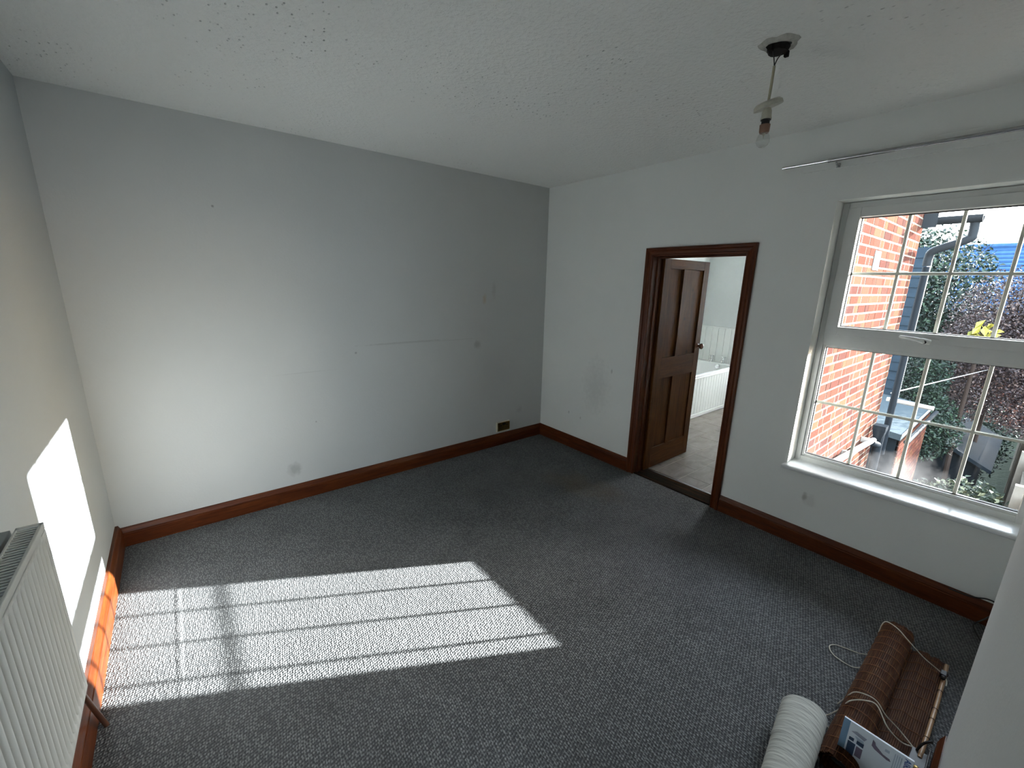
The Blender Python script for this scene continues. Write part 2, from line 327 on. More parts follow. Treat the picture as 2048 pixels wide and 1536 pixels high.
# chimney breast with slightly wavy plaster arris
b = BM(); ax, ay, LX = -1.165, -3.56, -2.65; zs = [i * H / 40 for i in range(41)]; ring = []
for z in zs:
    wob = .012 * math.sin(z * 5.1 + .6) + .008 * math.sin(z * 13.0)
    ring.append([b.verts.new(q_) for q_ in ((LX, ay, z), (ax - .05, ay, z), (ax - .012 + wob, ay - .004, z), (ax + wob, ay - .03, z), (ax + wob, -3.9, z), (LX, -3.9, z))])
for a_, c_ in zip(ring, ring[1:]):
    for k in range(6): b.faces.new((a_[k], a_[(k + 1) % 6], c_[(k + 1) % 6], c_[k]))
b.faces.new(ring[0]); b.faces.new(ring[-1])
tag(obj('wall_chimney', b, M_near, smooth=True), 'projecting grey wall close to the camera', 'wall', kind='structure')

# landing the photographer stands in; unseen window added for fill light
LY = -5.2
tag(cbox('wall_landing', (LX, -3.9, 0), (LX + .1, LY, H), M_near), 'landing side wall behind the camera', 'wall', kind='structure')
b = BM(); q0, q1, qz0, qz1 = L + .10, LX - .25, .85, 2.05
box(b, (L - .3, LY, 0), (q0, LY - .2, H)); box(b, (q1, LY, 0), (LX + .1, LY - .2, H)); box(b, (q0, LY, 0), (q1, LY - .2, qz0)); box(b, (q0, LY, qz1), (q1, LY - .2, H))
tag(obj('wall_landing_end', b, M_near), 'landing end wall around the added fill window, behind the camera', 'wall', kind='structure')
# skirting boards
def skirt(name, f0, f1, mat, label, t=.022, h=.1305):
    prof = [(0, 0), (t, 0), (t, h - .042), (t - .004, h - .038), (t - .003, h - .032), (t - .007, h - .022), (t - .013, h - .010), (t - .015, h - .003), (t - .018, h), (0, h)]
    o = obj(name, sweep(BM(), prof, [f0, f1]), mat); return tag(o, label, 'skirting board', kind='structure')
skirt('baseboard_back', lambda u, v: V((L + .002, -u, v)), lambda u, v: V((-.60, -u, v)), M_wx, 'reddish varnished skirting along the long grey wall')
skirt('baseboard_back', lambda u, v: V((-.6003, -u, v)), lambda u, v: V((-u, -u, v)), M_wx, 'short length of varnished skirting under the brass socket')
skirt('baseboard_left', lambda u, v: V((L + u, -.0, v)), lambda u, v: V((L + u, -3.5, v)), M_wy, 'varnished skirting below the radiator', t=.032, h=.15)
skirt('baseboard_right', lambda u, v: V((-u, -u, v)), lambda u, v: V((-u, -1.250, v)), M_wy, 'varnished skirting between the room corner and the door frame')
skirt('baseboard_right', lambda u, v: V((-u, -2.146, v)), lambda u, v: V((-u, NEAR, v)), M_wy, 'dark varnished skirting below the window')
skirt('baseboard_near', lambda u, v: V((-1.17, -3.56 + u * .8, v)), lambda u, v: V((-2.65, -3.56 + u * .8, v)), M_wx, 'end of dark skirting on the wall close to the camera')

# ------------------------------------------------------------------ door 1: casing, lining, threshold, leaf
d1 = thing('door_1', (.06, -1.7, 0), 'open four-panel pine door in a dark varnished frame', 'door', kind='structure')
oy1, oy2, oz = -1.3282, -2.0749, 1.978
def cas(w0, d0): return [(0, 0), (0, .012), (.006, .016), (.014, .018), (.020, .013), (.040, .016), (.052, .024), (.060, .026), (.070, .026), (.0745, .020), (.0745, 0)]
prof = cas(0, 0)
P = [lambda u, v: V((-v, oy1 + u, 0)), lambda u, v: V((-v, oy1 + u, oz + u * .95))]
P2 = [lambda u, v: V((-v, oy1 + u, oz + u * .95)), lambda u, v: V((-v, oy2 - u * .92, oz + u * .95))]
P3 = [lambda u, v: V((-v, oy2 - u * .92, oz + u * .95)), lambda u, v: V((-v, oy2 - u * .92, 0))]
for pp, m_ in ((P, M_wz), (P2, M_wy), (P3, M_wz)): obj('casing', sweep(BM(), prof, pp), m_, d1)
cbox('lining', (-.002, oy1, 0), (TW + .004, DY1, DZ), M_wz, d1, .002); cbox('lining', (-.002, oy2, 0), (TW + .004, DY2, DZ), M_wz, d1, .002)
cbox('lining', (-.002, oy1, oz), (TW + .004, oy2, DZ), M_wy, d1, .002)
cbox('door_stop', (.045, oy1 - .012, 0), (.08, oy1, oz), M_wz, d1, .002); cbox('door_stop', (.045, oy2 + .012, 0), (.08, oy2, oz), M_wz, d1, .002); cbox('door_stop', (.045, oy1, oz - .012), (.08, oy2, oz), M_wy, d1, .002)
th = tag(cbox('threshold', (.004, oy2 - .01, -.02), (.182, oy1 + .01, .006), M_thr, d1, .003), 'dark worn timber threshold')
tag(cbox('threshold_strip', (.182, oy2 - .01, -.005), (.204, oy1 + .01, .010), M_steel, d1, .003), 'bright metal floor strip')
# the leaf: stiles, rails and muntins joined, four panels with mouldings
LX0, LX1, LY0, LY1 = .118, .885, -1.360, -1.326
px = [(.215, .440), (.497, .792)]; pz = [(.215, .900), (1.095, 1.890)]; ztop = 1.972
lf = obj('door_leaf', box(box(BM(), (LX0, LY0, .012), (px[0][0], LY1, ztop)), (px[1][1], LY0, .012), (LX1, LY1, ztop)), M_dz, d1, .0015)
tag(lf, 'brown waxed pine door leaf standing open')
for z0, z1 in ((.012, pz[0][0]), (pz[0][1], pz[1][0]), (pz[1][1], ztop)): obj('rail', box(BM(), (px[0][0], LY0, z0), (px[1][1], LY1, z1)), M_dx, lf, .0015)
for z0, z1 in pz: obj('muntin', box(BM(), (px[0][1], LY0, z0), (px[1][0], LY1, z1)), M_dz, lf, .0015)
for x0, x1 in px:
    for z0, z1 in pz: obj('panel', box(BM(), (x0 - .002, LY0 + .013, z0 - .002), (x1 + .002, LY1 - .012, z1 + .002)), M_dz, lf)
def lathe(bm, c, axis, prof, n=20):
    axis = V(axis).normalized(); u = axis.orthogonal().normalized(); v = axis.cross(u); rs = []
    for h_, r_ in prof: rs.append([bm.verts.new(V(c) + axis * h_ + (u * math.cos(a) + v * math.sin(a)) * max(r_, .0002)) for a in [2 * math.pi * k / n for k in range(n)]])
    for a, c_ in zip(rs, rs[1:]):
        for k in range(n): bm.faces.new((a[k], a[(k + 1) % n], c_[(k + 1) % n], c_[k]))
    bm.faces.new(rs[0][::-1]); bm.faces.new(rs[-1]); return bm
kp = [(0, .024), (.004, .024), (.006, .012), (.020, .010), (.026, .018), (.034, .027), (.044, .029), (.054, .024), (.060, .012), (.062, 0)]
tag(obj('door_knob', lathe(BM(), (.838, LY0, 1.165), (0, -1, 0), kp), M_knob, lf, smooth=True), 'dark turned door knob')
obj('door_knob', lathe(BM(), (.838, LY1, 1.165), (0, 1, 0), kp), M_knob, lf, smooth=True)

# ------------------------------------------------------------------ window 1
w1 = thing('window_1', (.15, -3.09, .56), 'white plastic window with cream glazing bars over a brick view', 'window', kind='structure')
FX0, FX1 = .128, .20
def frame4(bm, x0, x1, y1, y0, z0, z1, t, tb=None):   # y1 > y0
    tb = tb or t
    box(bm, (x0, y1 - t, z0), (x1, y1, z1)); box(bm, (x0, y0, z0), (x1, y0 + t, z1)); box(bm, (x0, y0 + t, z0), (x1, y1 - t, z0 + tb)); box(bm, (x0, y0 + t, z1 - t), (x1, y1 - t, z1)); return bm
Y1, Y0, Z0, Z1 = WY1 - .001, WY2, .566, 2.268
bm = frame4(BM(), FX0, .188, Y1, Y0, Z0 - .02, Z1, .034, .050)
box(bm, (FX0, Y0 + .034, 1.388), (.188, Y1 - .034, 1.458)); obj('frame', bm, M_upvc, w1, .003)
# lower glazed light
GX = .168
LG = dict(y1=-2.604, y0=-3.600, z0=.612, z1=1.372); UG = dict(y1=-2.655, y0=-3.545, z0=1.512, z1=2.178)
def ring4(bm, x0, x1, o, i):
    box(bm, (x0, i[0], o[2]), (x1, o[0], o[3])); box(bm, (x0, o[1], o[2]), (x1, i[1], o[3])); box(bm, (x0, i[1], o[2]), (x1, i[0], i[2])); box(bm, (x0, i[1], i[3]), (x1, i[0], o[3])); return bm
def light(y1, y0, z0, z1, nm, beadx, t):
    lab = 'fixed lower light' if z0 < 1 else 'top-hung opening sash with handle'
    sash = tag(obj(nm, ring4(BM(), beadx, GX + .014, t, (y1, y0, z0, z1)), M_upvc, w1, .003), lab)
    obj('gasket', frame4(BM(), GX - .010, GX + .012, y1 + .001, y0 - .001, z0 - .001, z1 + .001, .0055), M_gasket, sash)
    cbox('pane', (GX + .010, y0, z0), (GX + .0105, y1, z1), M_glass, sash)
    r = .009
    for k in (1, 2, 3):
        y = y1 + (y0 - y1) * k / 4; lathebar = BM()
        prof_ = [(-r, 0), (-r * .7, -.006), (r * .7, -.006), (r, 0), (r * .7, .006), (-r * .7, .006)]
        obj('glazing_bar', sweep(lathebar, prof_, [lambda u, v, y=y: V((GX + v, y + u, z0)), lambda u, v, y=y: V((GX + v, y + u, z1))]), M_bar, sash)
    zm = (z0 + z1) / 2
    obj('glazing_bar', sweep(BM(), [(-r, 0), (-r * .7, -.0065), (r * .7, -.0065), (r, 0), (r * .7, .0065), (-r * .7, .0065)], [lambda u, v: V((GX + v, y0, zm + u)), lambda u, v: V((GX + v, y1, zm + u))]), M_bar, sash)
    return sash
light(nm='sash', beadx=.140, t=(-2.5875, -3.6095, .596, 1.3885), **LG)
us = light(nm='sash', beadx=.112, t=(-2.5875, -3.5905, 1.4575, 2.2345), **UG)
# handle on the transom of the upper sash
bm = BM(); tube(bm, spline([(.098, -2.965, 1.486), (.080, -2.99, 1.485), (.070, -3.03, 1.482), (.074, -3.065, 1.475), (.088, -3.098, 1.468)], 5), [.006] + [.009] * 9 + [.011] * 5 + [.015] * 6, 10)
hd = tag(obj('handle', bm, M_white, us, smooth=True), 'white cranked window handle')
obj('key_button', lathe(BM(), (.072, -3.078, 1.470), (-1, .1, -.5), [(0, .010), (.006, .010), (.007, .005)]), M_black, hd, smooth=True)
obj('handle_base', box(BM(), (.104, -3.135, 1.464), (.112, -3.070, 1.486)), M_upvc, us, .003)
# sill board
bm = sweep(BM(), [(-.040, .528), (-.044, .534), (-.044, .545), (-.038, .553), (-.028, .556), (.128, .562), (.128, .536), (-.010, .530)], [lambda u, v: V((u, WY1 + (.022 if u < 0 else 0), v)), lambda u, v: V((u, -3.655, v))])
tag(obj('window_sill', bm, M_sill, w1, .002), 'white plastic window board')
cbox('outer_sill', (.19, WY2, .42), (WOUT + .05, -2.42, .45), M_mortar, w1)

w3 = thing('landing_fill_window', (-3.18, LY - .1, qz0), 'unseen landing window added behind the camera for fill light', 'window', kind='structure')  # unseen window, added to let more daylight into the room
obj('frame', box(box(box(box(BM(), (q0, LY - .12, qz0), (q1, LY - .06, qz0 + .05)), (q0, LY - .12, qz1 - .05), (q1, LY - .06, qz1)), (q0, LY - .12, qz0), (q0 + .05, LY - .06, qz1)), (q1 - .05, LY - .12, qz0), (q1, LY - .06, qz1)), M_upvc, w3, .003)
cbox('pane', (q0, LY - .091, qz0), (q1, LY - .090, qz1), M_glass, w3)
# ------------------------------------------------------------------ bathroom beyond the door
BX1, BY0, BY1 = 3.40, -2.19, -.045
bf = thing('floor.001', (1.6, -1.1, 0), 'grey stone-effect tiled bathroom floor', 'floor', kind='structure')
cbox('grout', (TW, BY0, -.1), (BX1, BY1, -.003), M_grout, bf)
tp, tq = .375, .2355; src = None; y = -1.6535 - tq * 3; row = 0
while y < BY1:
    x = .56 - tp * 2 + (0 if row % 2 == 1 else .19)
    while x < BX1:
        x0, x1, y0_, y1_ = max(x + .0025, .205), min(x + tp - .0025, BX1), max(y + .0025, BY0), min(y + tq - .0025, BY1)
        if x1 - x0 > .02 and y1_ - y0_ > .02 and y1_ > -2.1:
            full = abs((x1 - x0) - (tp - .005)) < 1e-4 and abs((y1_ - y0_) - (tq - .005)) < 1e-4
            if full and src: copyat(src, ((x0 + x1) / 2, (y0_ + y1_) / 2, -.006), bf)
            else:
                o = cbox('tile', (x0, y0_, -.006), (x1, y1_, 0), M_tile, bf, .0012)
                if full: src = o
        x += tp
    y += tq; row += 1
tag(cbox('wall_bathroom_back', (TW, BY1, 0), (BX1 + .2, BY1 + .1, 2.75), M_bathwall), 'pale bathroom side wall', 'wall', kind='structure')
b = BM(); wy0, wy1, wz0, wz1 = -2.12, -.98, .85, 2.35
box(b, (BX1, BY0 - .2, -.5), (BX1 + .2, wy0, 2.75)); box(b, (BX1, wy1, -.5), (BX1 + .2, BY1 + .1, 2.75)); box(b, (BX1, wy0, -.5), (BX1 + .2, wy1, wz0)); box(b, (BX1, wy0, wz1), (BX1 + .2, wy1, 2.75))
tag(obj('wall_bathroom_end', b, M_bathwall), 'pale bathroom wall behind the bath taps', 'wall', kind='structure')
tag(cbox('ceiling.001', (TW, BY0 - .2, 2.62), (BX1 + .2, BY1 + .1, 2.75), M_bathwall), 'white bathroom ceiling', 'ceiling', kind='structure')
tag(cbox('wall_bathroom_side', (TW, -2.375, -.5), (BX1, BY0, 2.75), M_bathwall), 'inner face of the bathroom outside wall', 'wall', kind='structure')
w2 = thing('window_2', (BX1 + .1, -1.6, wz0), 'frosted bathroom window out of sight round the door frame', 'window', kind='structure')
obj('frame', frame4(BM(), BX1 + .06, BX1 + .12, wy1, wy0, wz0, wz1, .06), M_upvc, w2, .003); cbox('pane', (BX1 + .08, wy0 + .05, wz0 + .05), (BX1 + .085, wy1 - .05, wz1 - .05), M_frost, w2)
pn = thing('wall_panelling', (BX1, -.4, 0), 'white tongue-and-groove boarding on the wall behind the bath', 'panelling')
y = BY1; src = None
while y > -1.1:
    if not src: src = cbox('board', (BX1 - .012, y - .0985, .02), (BX1 - .0005, y - .0005, 1.125), M_tongue, pn, .003)
    else: copyat(src, (BX1 - .00625, y - .0495, .02), pn)
    y -= .10
cbox('top_rail', (BX1 - .030, -1.12, 1.120), (BX1 - .0005, BY1 - .001, 1.137), M_tongue, pn, .003)
# bath
ba = thing('bath', (2.55, -.4, 0), 'white built-in bath with chrome taps and boarded side panel', 'bath')
bx0, bx1, by0, by1, rz = 1.68, BX1 - .014, -.765, BY1 - .003, .590
def rrect(x0, x1, y0, y1, r, z, n=5):
    o = []
    for cx_, cy_, a0 in ((x1 - r, y1 - r, 0), (x0 + r, y1 - r, 90), (x0 + r, y0 + r, 180), (x1 - r, y0 + r, 270)):
        for k in range(n + 1): a = math.radians(a0 + 90 * k / n); o.append((cx_ + r * math.cos(a), cy_ + r * math.sin(a), z))
    return o
bm = BM(); rings = []
for ins, z, r in ((0, rz - .035, .02), (0, rz - .006, .02), (.006, rz, .02), (.048, rz + .001, .09), (.060, rz - .010, .09), (.085, rz - .16, .09), (.11, rz - .36, .10), (.17, rz - .40, .10)):
    xr = bx1 - ins - (.05 if ins > .01 else 0)
    rings.append([bm.verts.new(q_) for q_ in rrect(bx0 + ins * 1.3, xr, by0 + ins, by1 - ins, r, z)])
for a, c_ in zip(rings, rings[1:]):
    for k in range(len(a)): bm.faces.new((a[k], a[(k + 1) % len(a)], c_[(k + 1) % len(a)], c_[k]))
bm.faces.new(rings[-1]); obj('tub', bm, M_enamel, ba, smooth=True)
pnl = tag(cbox('side_panel', (bx0, by0 + .014, .0), (bx1, by0 + .030, rz - .03), M_tongue, ba), 'white boarded bath panel')
x = bx0; src = None
while x < bx1 - .06:
    if not src: src = cbox('board', (x + .0015, by0 + .004, .055), (x + .0725, by0 + .014, rz - .045), M_tongue, pnl, .003)
    else: copyat(src, (x + .037, by0 + .009, .055), pnl)
    x += .074
cbox('base_strip', (bx0, by0 - .006, 0), (bx1, by0 + .014, .05), M_white, pnl, .004)
cbox('top_strip', (bx0, by0 - .004, rz - .048), (bx1, by0 + .014, rz - .030), M_white, pnl, .004)
def tap(x, y):
    bm = BM(); z = rz
    lathe(bm, (x, y, z), (0, 0, 1), [(0, .024), (.008, .024), (.012, .015), (.03, .013), (.045, .017), (.062, .016), (.07, .010), (.085, .008), (.09, .012), (.098, .012), (.103, .004)], 16)
    tube(bm, spline([(x, y, z + .045), (x - .04, y, z + .052), (x - .07, y, z + .045), (x - .08, y, z + .026)], 5), .009, 10)
    t_ = obj('tap', bm, M_chrome, ba, smooth=True); tag(t_, 'chrome pillar tap with cross head')
    h_ = BM(); tube(h_, [(x - .030, y, z + .095), (x + .030, y, z + .095)], .006, 8); tube(h_, [(x, y - .030, z + .095), (x, y + .030, z + .095)], .006, 8)
    for dx, dy in ((-.03, 0), (.03, 0), (0, -.03), (0, .03)): lathe(h_, (x + dx, y + dy, z + .088), (0, 0, 1), [(0, .004), (.007, .009), (.014, .004)], 8)
    obj('cross_head', h_, M_chrome, t_, smooth=True)
tap(3.33, -.32); tap(3.33, -.505)
ov = obj('overflow', lathe(BM(), (3.245, -.47, .545), (-1, 0, .25), [(0, .034), (.006, .034), (.009, .028), (.010, .006), (.016, .004)], 20), M_chrome, ba, smooth=True)

# ------------------------------------------------------------------ socket on the back wall
sk = thing('double_socket', (-.565, 0, .155), 'double brass power socket just above the skirting by the corner', 'socket')
cbox('back_box', (-.652, -.022, .150), (-.480, 0, .262), M_pattress, sk, .002)
cbox('face_plate', (-.645, -.028, .163), (-.484, -.022, .258), M_brass, sk, .002)
for cx_ in (-.605, -.522):
    o = BM(); box(o, (cx_ - .004, -.0295, .215), (cx_ + .004, -.0278, .232)); box(o, (cx_ - .015, -.0295, .192), (cx_ - .007, -.0278, .198)); box(o, (cx_ + .007, -.0295, .192), (cx_ + .015, -.0278, .198)); obj('pin_holes', o, M_black, sk)
for cx_ in (-.576, -.552): cbox('switch', (cx_ - .007, -.034, .228), (cx_ + .007, -.028, .248), M_black, sk, .002)

# ------------------------------------------------------------------ radiator
rd = thing('radiator', (L + .07, -2.46, .43), 'white single-panel radiator with top grille on the left wall', 'radiator')
ry1, ry0, rz0, rz1, rb, rf = -1.765, -3.165, .432, 1.030, L + .045, L + .100
bm = BM(); N = 42 * 8; per = 8; zr = [0, .03, .042, .055, .3, .5, .54, .553, .565, .578]
def dep(i, zi):
    e = 1.0 if 3 <= zi <= 6 else (.6 if zi in (2, 7) else 0)
    if i < 6 or i > N - 6: return 0
    ph = (i % per) / per; return e * .018 * (0.5 - .5 * math.cos(2 * math.pi * ph)) ** 1.4
grid = [[bm.verts.new((rf - .009 + .009 - dep(i, zi), ry1 + (ry0 - ry1) * i / N, rz0 + z)) for zi, z in enumerate(zr)] for i in range(N + 1)]
for i in range(N):
    for j in range(len(zr) - 1): bm.faces.new((grid[i][j], grid[i + 1][j], grid[i + 1][j + 1], grid[i][j + 1]))
tag(obj('front_panel', bm, M_rad, rd, smooth=True), 'ribbed white front panel')
cbox('rear_plate', (rf - .014, ry0, rz0), (rf - .011, ry1, rz1 - .02), M_rad, rd)
cbox('side_cover', (rb, ry1 - .004, rz0 + .01), (rf - .001, ry1, rz1), M_rad, rd, .001); cbox('side_cover', (rb, ry0, rz0 + .01), (rf - .001, ry0 + .004, rz1), M_rad, rd, .001)
cbox('top_edge', (rf - .008, ry0, rz1 - .020), (rf, ry1, rz1 + .002), M_rad, rd, .002); cbox('top_edge', (rb, ry0, rz1 - .022), (rb + .005, ry1, rz1 + .002), M_rad, rd, .001)
cbox('end_strip', (rb, ry1 - .018, rz1 - .004), (rf, ry1, rz1 + .002), M_rad, rd, .001)
src = None; y = ry1 - .026
while y > ry0 + .02:
    if not src: src = cbox('grille_slat', (rb + .005, y - .0022, rz1 - .012), (rf - .008, y + .0022, rz1 - .001), M_rad, rd)
    else: copyat(src, ((rb + rf - .003) / 2, y, rz1 - .012), rd)
    y -= .0150
cbox('grille_shade_plate', (rb + .006, ry0 + .02, rz1 - .045), (rf - .016, ry1 - .02, rz1 - .040), M_black, rd)  # black plate standing in for the shade between the slats
bm = BM(); yy = ry1 - .04
while yy > ry0 + .03: box(bm, (rb + .008, yy - .001, rz0 + .03), (rf - .016, yy + .001, rz1 - .06)); yy -= .025
tag(obj('convector_fins', bm, M_raddark, rd), kind='stuff')
tag(cbox('rear_bracket', (L + .008, ry0 + .1, rz0 + .06), (L + .030, ry1 + .018, rz1 - .008), M_raddark, rd, .002), 'dark rear bracket plate')
v_ = obj('valve', lathe(lathe(BM(), (L + .068, ry1 + .004, rz0 + .035), (0, 1, 0), [(0, .010), (.02, .010), (.022, .014), (.035, .014)], 12), (L + .068, ry1 + .030, rz0 + .010), (0, 0, 1), [(0, .012), (.04, .012), (.045, .017), (.075, .016), (.08, .008)], 14), M_white, rd, smooth=True)
tag(obj('pipe', tube(BM(), spline([(L + .066, ry1 + .03, rz0 + .012), (L + .064, ry1 + .05, rz0 - .03), (L + .058, ry1 + .285, .0)], 6), .0085, 12), M_brownpipe, rd, smooth=True), 'brown painted pipe down to the carpet')

# ------------------------------------------------------------------ curtain rail
tm = cbox('trim_1', (-.012, NEAR + .001, 2.452), (0, -2.323, 2.535), M_right, None, .002); tag(tm, 'painted batten above the window', 'trim', kind='structure')
cr = thing('curtain_rail', (-.065, -2.9, 2.49), 'steel extending curtain pole above the window', 'curtain pole')
obj('inner_rod', tube(BM(), [(-.065, -2.243, 2.488), (-.065, -2.55, 2.489)], .0085, 14), M_chrome, cr, smooth=True)
obj('outer_rod', tube(BM(), [(-.065, -2.488, 2.489), (-.065, -2.495, 2.489), (-.065, -2.496, 2.489), (-.065, NEAR + .02, 2.486)], [.012, .012, .0108, .0108], 14), M_steel, cr, smooth=True)
for yb in (-2.53, -3.5):
    b = BM(); tube(b, [(-.010, yb, 2.462), (-.050, yb, 2.462), (-.064, yb, 2.474)], .0045, 8); box(b, (-.020, yb - .009, 2.452), (-.0125, yb + .009, 2.475)); obj('bracket', b, M_steel, cr)

# ------------------------------------------------------------------ pendant lamp
pd = thing('pendant_lamp', (-1.18, -2.585, H), 'bare clear bulb hanging on a cord from a broken ceiling rose', 'lamp')
cx_, cy_ = -1.180, -2.592
bm = BM(); n = 26; rs_ = []
for (r0, h_) in ((.080, 0), (.073, -.006), (.058, -.012), (.048, -.010)):
    ring_ = []
    for k in range(n):
        a = 2 * math.pi * k / n; rr = r0 * (1 + .10 * math.sin(3 * a + 1) + .06 * math.sin(7 * a)) + random.uniform(-.003, .003)
        ring_.append(bm.verts.new((cx_ + rr * math.cos(a), cy_ + rr * math.sin(a) * .85, H + h_)))
    rs_.append(ring_)
for a, c_ in zip(rs_, rs_[1:]):
    for k in range(n): bm.faces.new((a[k], a[(k + 1) % n], c_[(k + 1) % n], c_[k]))
obj('broken_plaster', bm, M_soot, pd, smooth=True)
bm = BM(); n = 16; a_ = [bm.verts.new((cx_ + (.052 + random.uniform(-.01, .008)) * math.cos(6.283 * k / n), cy_ + (.046 + random.uniform(-.008, .006)) * math.sin(6.283 * k / n), H - .0105)) for k in range(n)]
a2 = [bm.verts.new((v.co.x * .8 + cx_ * .2, v.co.y * .8 + cy_ * .2, H - .026 + random.uniform(-.005, .004))) for v in a_]
for k in range(n): bm.faces.new((a_[k], a_[(k + 1) % n], a2[(k + 1) % n], a2[k]))
bm.faces.new(a2); tag(obj('terminal_block', bm, M_dark, pd), 'black exposed wiring terminals')
for sx, sy in ((-.045, .010), (.05, -.012)): obj('screw_lug', box(BM(), (cx_ + sx - .008, cy_ + sy - .008, H - .034), (cx_ + sx + .008, cy_ + sy + .008, H - .012)), M_dark, pd, .002)
top = V((cx_ - .004, cy_ + .006, H - .075)); bot = V((-1.158, -2.572, 2.505))
obj('wire', tube(BM(), spline([(cx_ - .03, cy_ + .01, H - .022), (cx_ - .012, cy_ + .008, H - .05), top], 5), .0022, 6), M_black, pd)
obj('wire', tube(BM(), spline([(cx_ + .03, cy_ - .01, H - .022), (cx_ + .008, cy_, H - .045), top], 5), .0022, 6), M_black, pd)
tag(obj('flex', tube(BM(), spline([top, (top + bot) / 2 + V((.002, 0, 0)), bot], 6), .0052, 10), M_flex, pd, smooth=True), 'aged twisted flex')
t = V((.18, -.35, -1)).normalized()
# tilted ceiling-rose cover that slid down the flex
axr = V((-.28, .16, 1)).normalized(); rc = V((-1.158, -2.572, 2.499))
obj('rose_cover', lathe(BM(), rc, axr, [(-.014, .048), (-.013, .055), (.001, .053), (.009, .044), (.013, .016), (.014, .007)], 26), M_fit, pd, smooth=True)
hc = V((-1.156, -2.572, 2.487))
obj('lamp_holder', lathe(BM(), hc, (0, 0, -1), [(0, .008), (.004, .014), (.015, .018), (.038, .0195), (.040, .021), (.046, .021), (.047, .017)], 20), M_fit, pd, smooth=True)
obj('shade_ring_gap', lathe(BM(), hc - V((0, 0, .045)), (0, 0, -1), [(0, .019), (.004, .020), (.006, .016), (.022, .016), (.023, .019), (.027, .019)], 18), M_black, pd, smooth=True)
obj('bulb_cap', lathe(BM(), hc - V((0, 0, .066)), (0, 0, -1), [(0, .0205), (.026, .0195), (.032, .017)], 20), M_cap, pd, smooth=True)
obj('bulb', lathe(BM(), hc - V((0, 0, .093)), (0, 0, -1), [(0, .0165), (.008, .018), (.020, .0235), (.032, .0262), (.042, .0255), (.052, .0205), (.059, .012), (.062, .0005)], 26), M_bulb, pd, smooth=True)
obj('filament_stem', lathe(BM(), hc - V((0, 0, .093)), (0, 0, -1), [(0, .008), (.010, .006), (.016, .002), (.026, .001)], 10), M_fit, pd, smooth=True)

# ------------------------------------------------------------------ rolled bamboo blind
bb = thing('rolled_bamboo_blind', (-1.0, -3.38, 0), 'dark brown bamboo blind, half rolled, on the carpet by the corner', 'blind')
def bt(x): return .0 + (x + .5) * -.0        # blind axis runs along x
bm = BM(); xs0, xs1 = -.545, -1.56
cy0, cz0 = -3.330, .052
K = 170
for k in range(K):        # spiral of reeds
    t_ = k / K; th_ = 2 * math.pi * 3.0 * t_; rr = .060 - .030 * t_
    yc, zc = cy0 + rr * 1.02 * math.cos(th_ + .3), cz0 + rr * .78 * math.sin(th_ + .3)
    dx = random.uniform(-.006, .006) + .02 * t_; r_ = .0036
    a = th_ + .3; ty, tz = -math.sin(a), math.cos(a); ny, nz_ = math.cos(a), math.sin(a)
    prof_ = [(-.0034, -.0012), (.0034, -.0012), (.0022, .0016), (-.0022, .0016)]
    sweep(bm, prof_, [lambda u, v, X=X: V((X, yc + ty * u + ny * v + (.055 * (xs0 - X)) * .05, max(zc + tz * u + nz_ * v, .002))) for X in (xs0 + dx, xs1 + dx)])
tag(obj('rolled_reeds', bm, M_reed, bb), kind='stuff')
bm = BM(); y = -3.345; k = 0
while y > -3.512:         # flat tail of reeds with gentle folds
    z = .014 + .010 * math.sin((y + 3.345) * 42) + .006 * math.sin((y + 3.3) * 95 + 1); dx = -.09 + random.uniform(-.006, .006) - .22 * max(0, (-3.40 - y)) * 0
    sweep(bm, [(-.0034, -.0012), (.0034, -.0012), (.0024, .0014), (-.0024, .0014)], [lambda u, v, X=X: V((X, y + u, z + v + .006)) for X in (-.475 + dx, -1.30 + dx)])
    y -= .0066
tag(obj('flat_reeds', bm, M_reed, bb), kind='stuff')
bm = BM(); x = xs0 - .03
while x > xs1 + .02:
    pts = [(x + random.uniform(-.002, .002), cy0 + .0635 * math.cos(a), cz0 + .0515 * math.sin(a)) for a in [math.radians(d_) for d_ in range(-10, 200, 15)]]
    tube(bm, pts, .0011, 4); x -= .064
x = -.60
while x > -1.36:
    pts = [(x + random.uniform(-.002, .002), yy, .023 + .010 * math.sin((yy + 3.345) * 42) + .006 * math.sin((yy + 3.3) * 95 + 1)) for yy in [-3.385 - .01 * i for i in range(13)]]
    tube(bm, pts, .0010, 4); x -= .075
tag(obj('stitching', bm, M_stitch, bb), kind='stuff')
pts = [(-.585, -3.514, .030), (-.70, -3.516, .030), (-.9, -3.517, .029), (-1.1, -3.515, .030), (-1.24, -3.512, .030)]
cn = obj('bottom_cane', tube(BM(), pts, .0082, 12), M_cane, bb, smooth=True); tag(cn, 'pale bamboo cane along the edge')
for x in (-.66, -.80, -.93, -1.0, -1.12):
    obj('cane_tie', tube(BM(), [(x, -3.516 + .0095 * math.cos(a), .030 + .0095 * math.sin(a)) for a in [math.radians(20 * i) for i in range(19)]], .0012, 5), M_dark, bb)
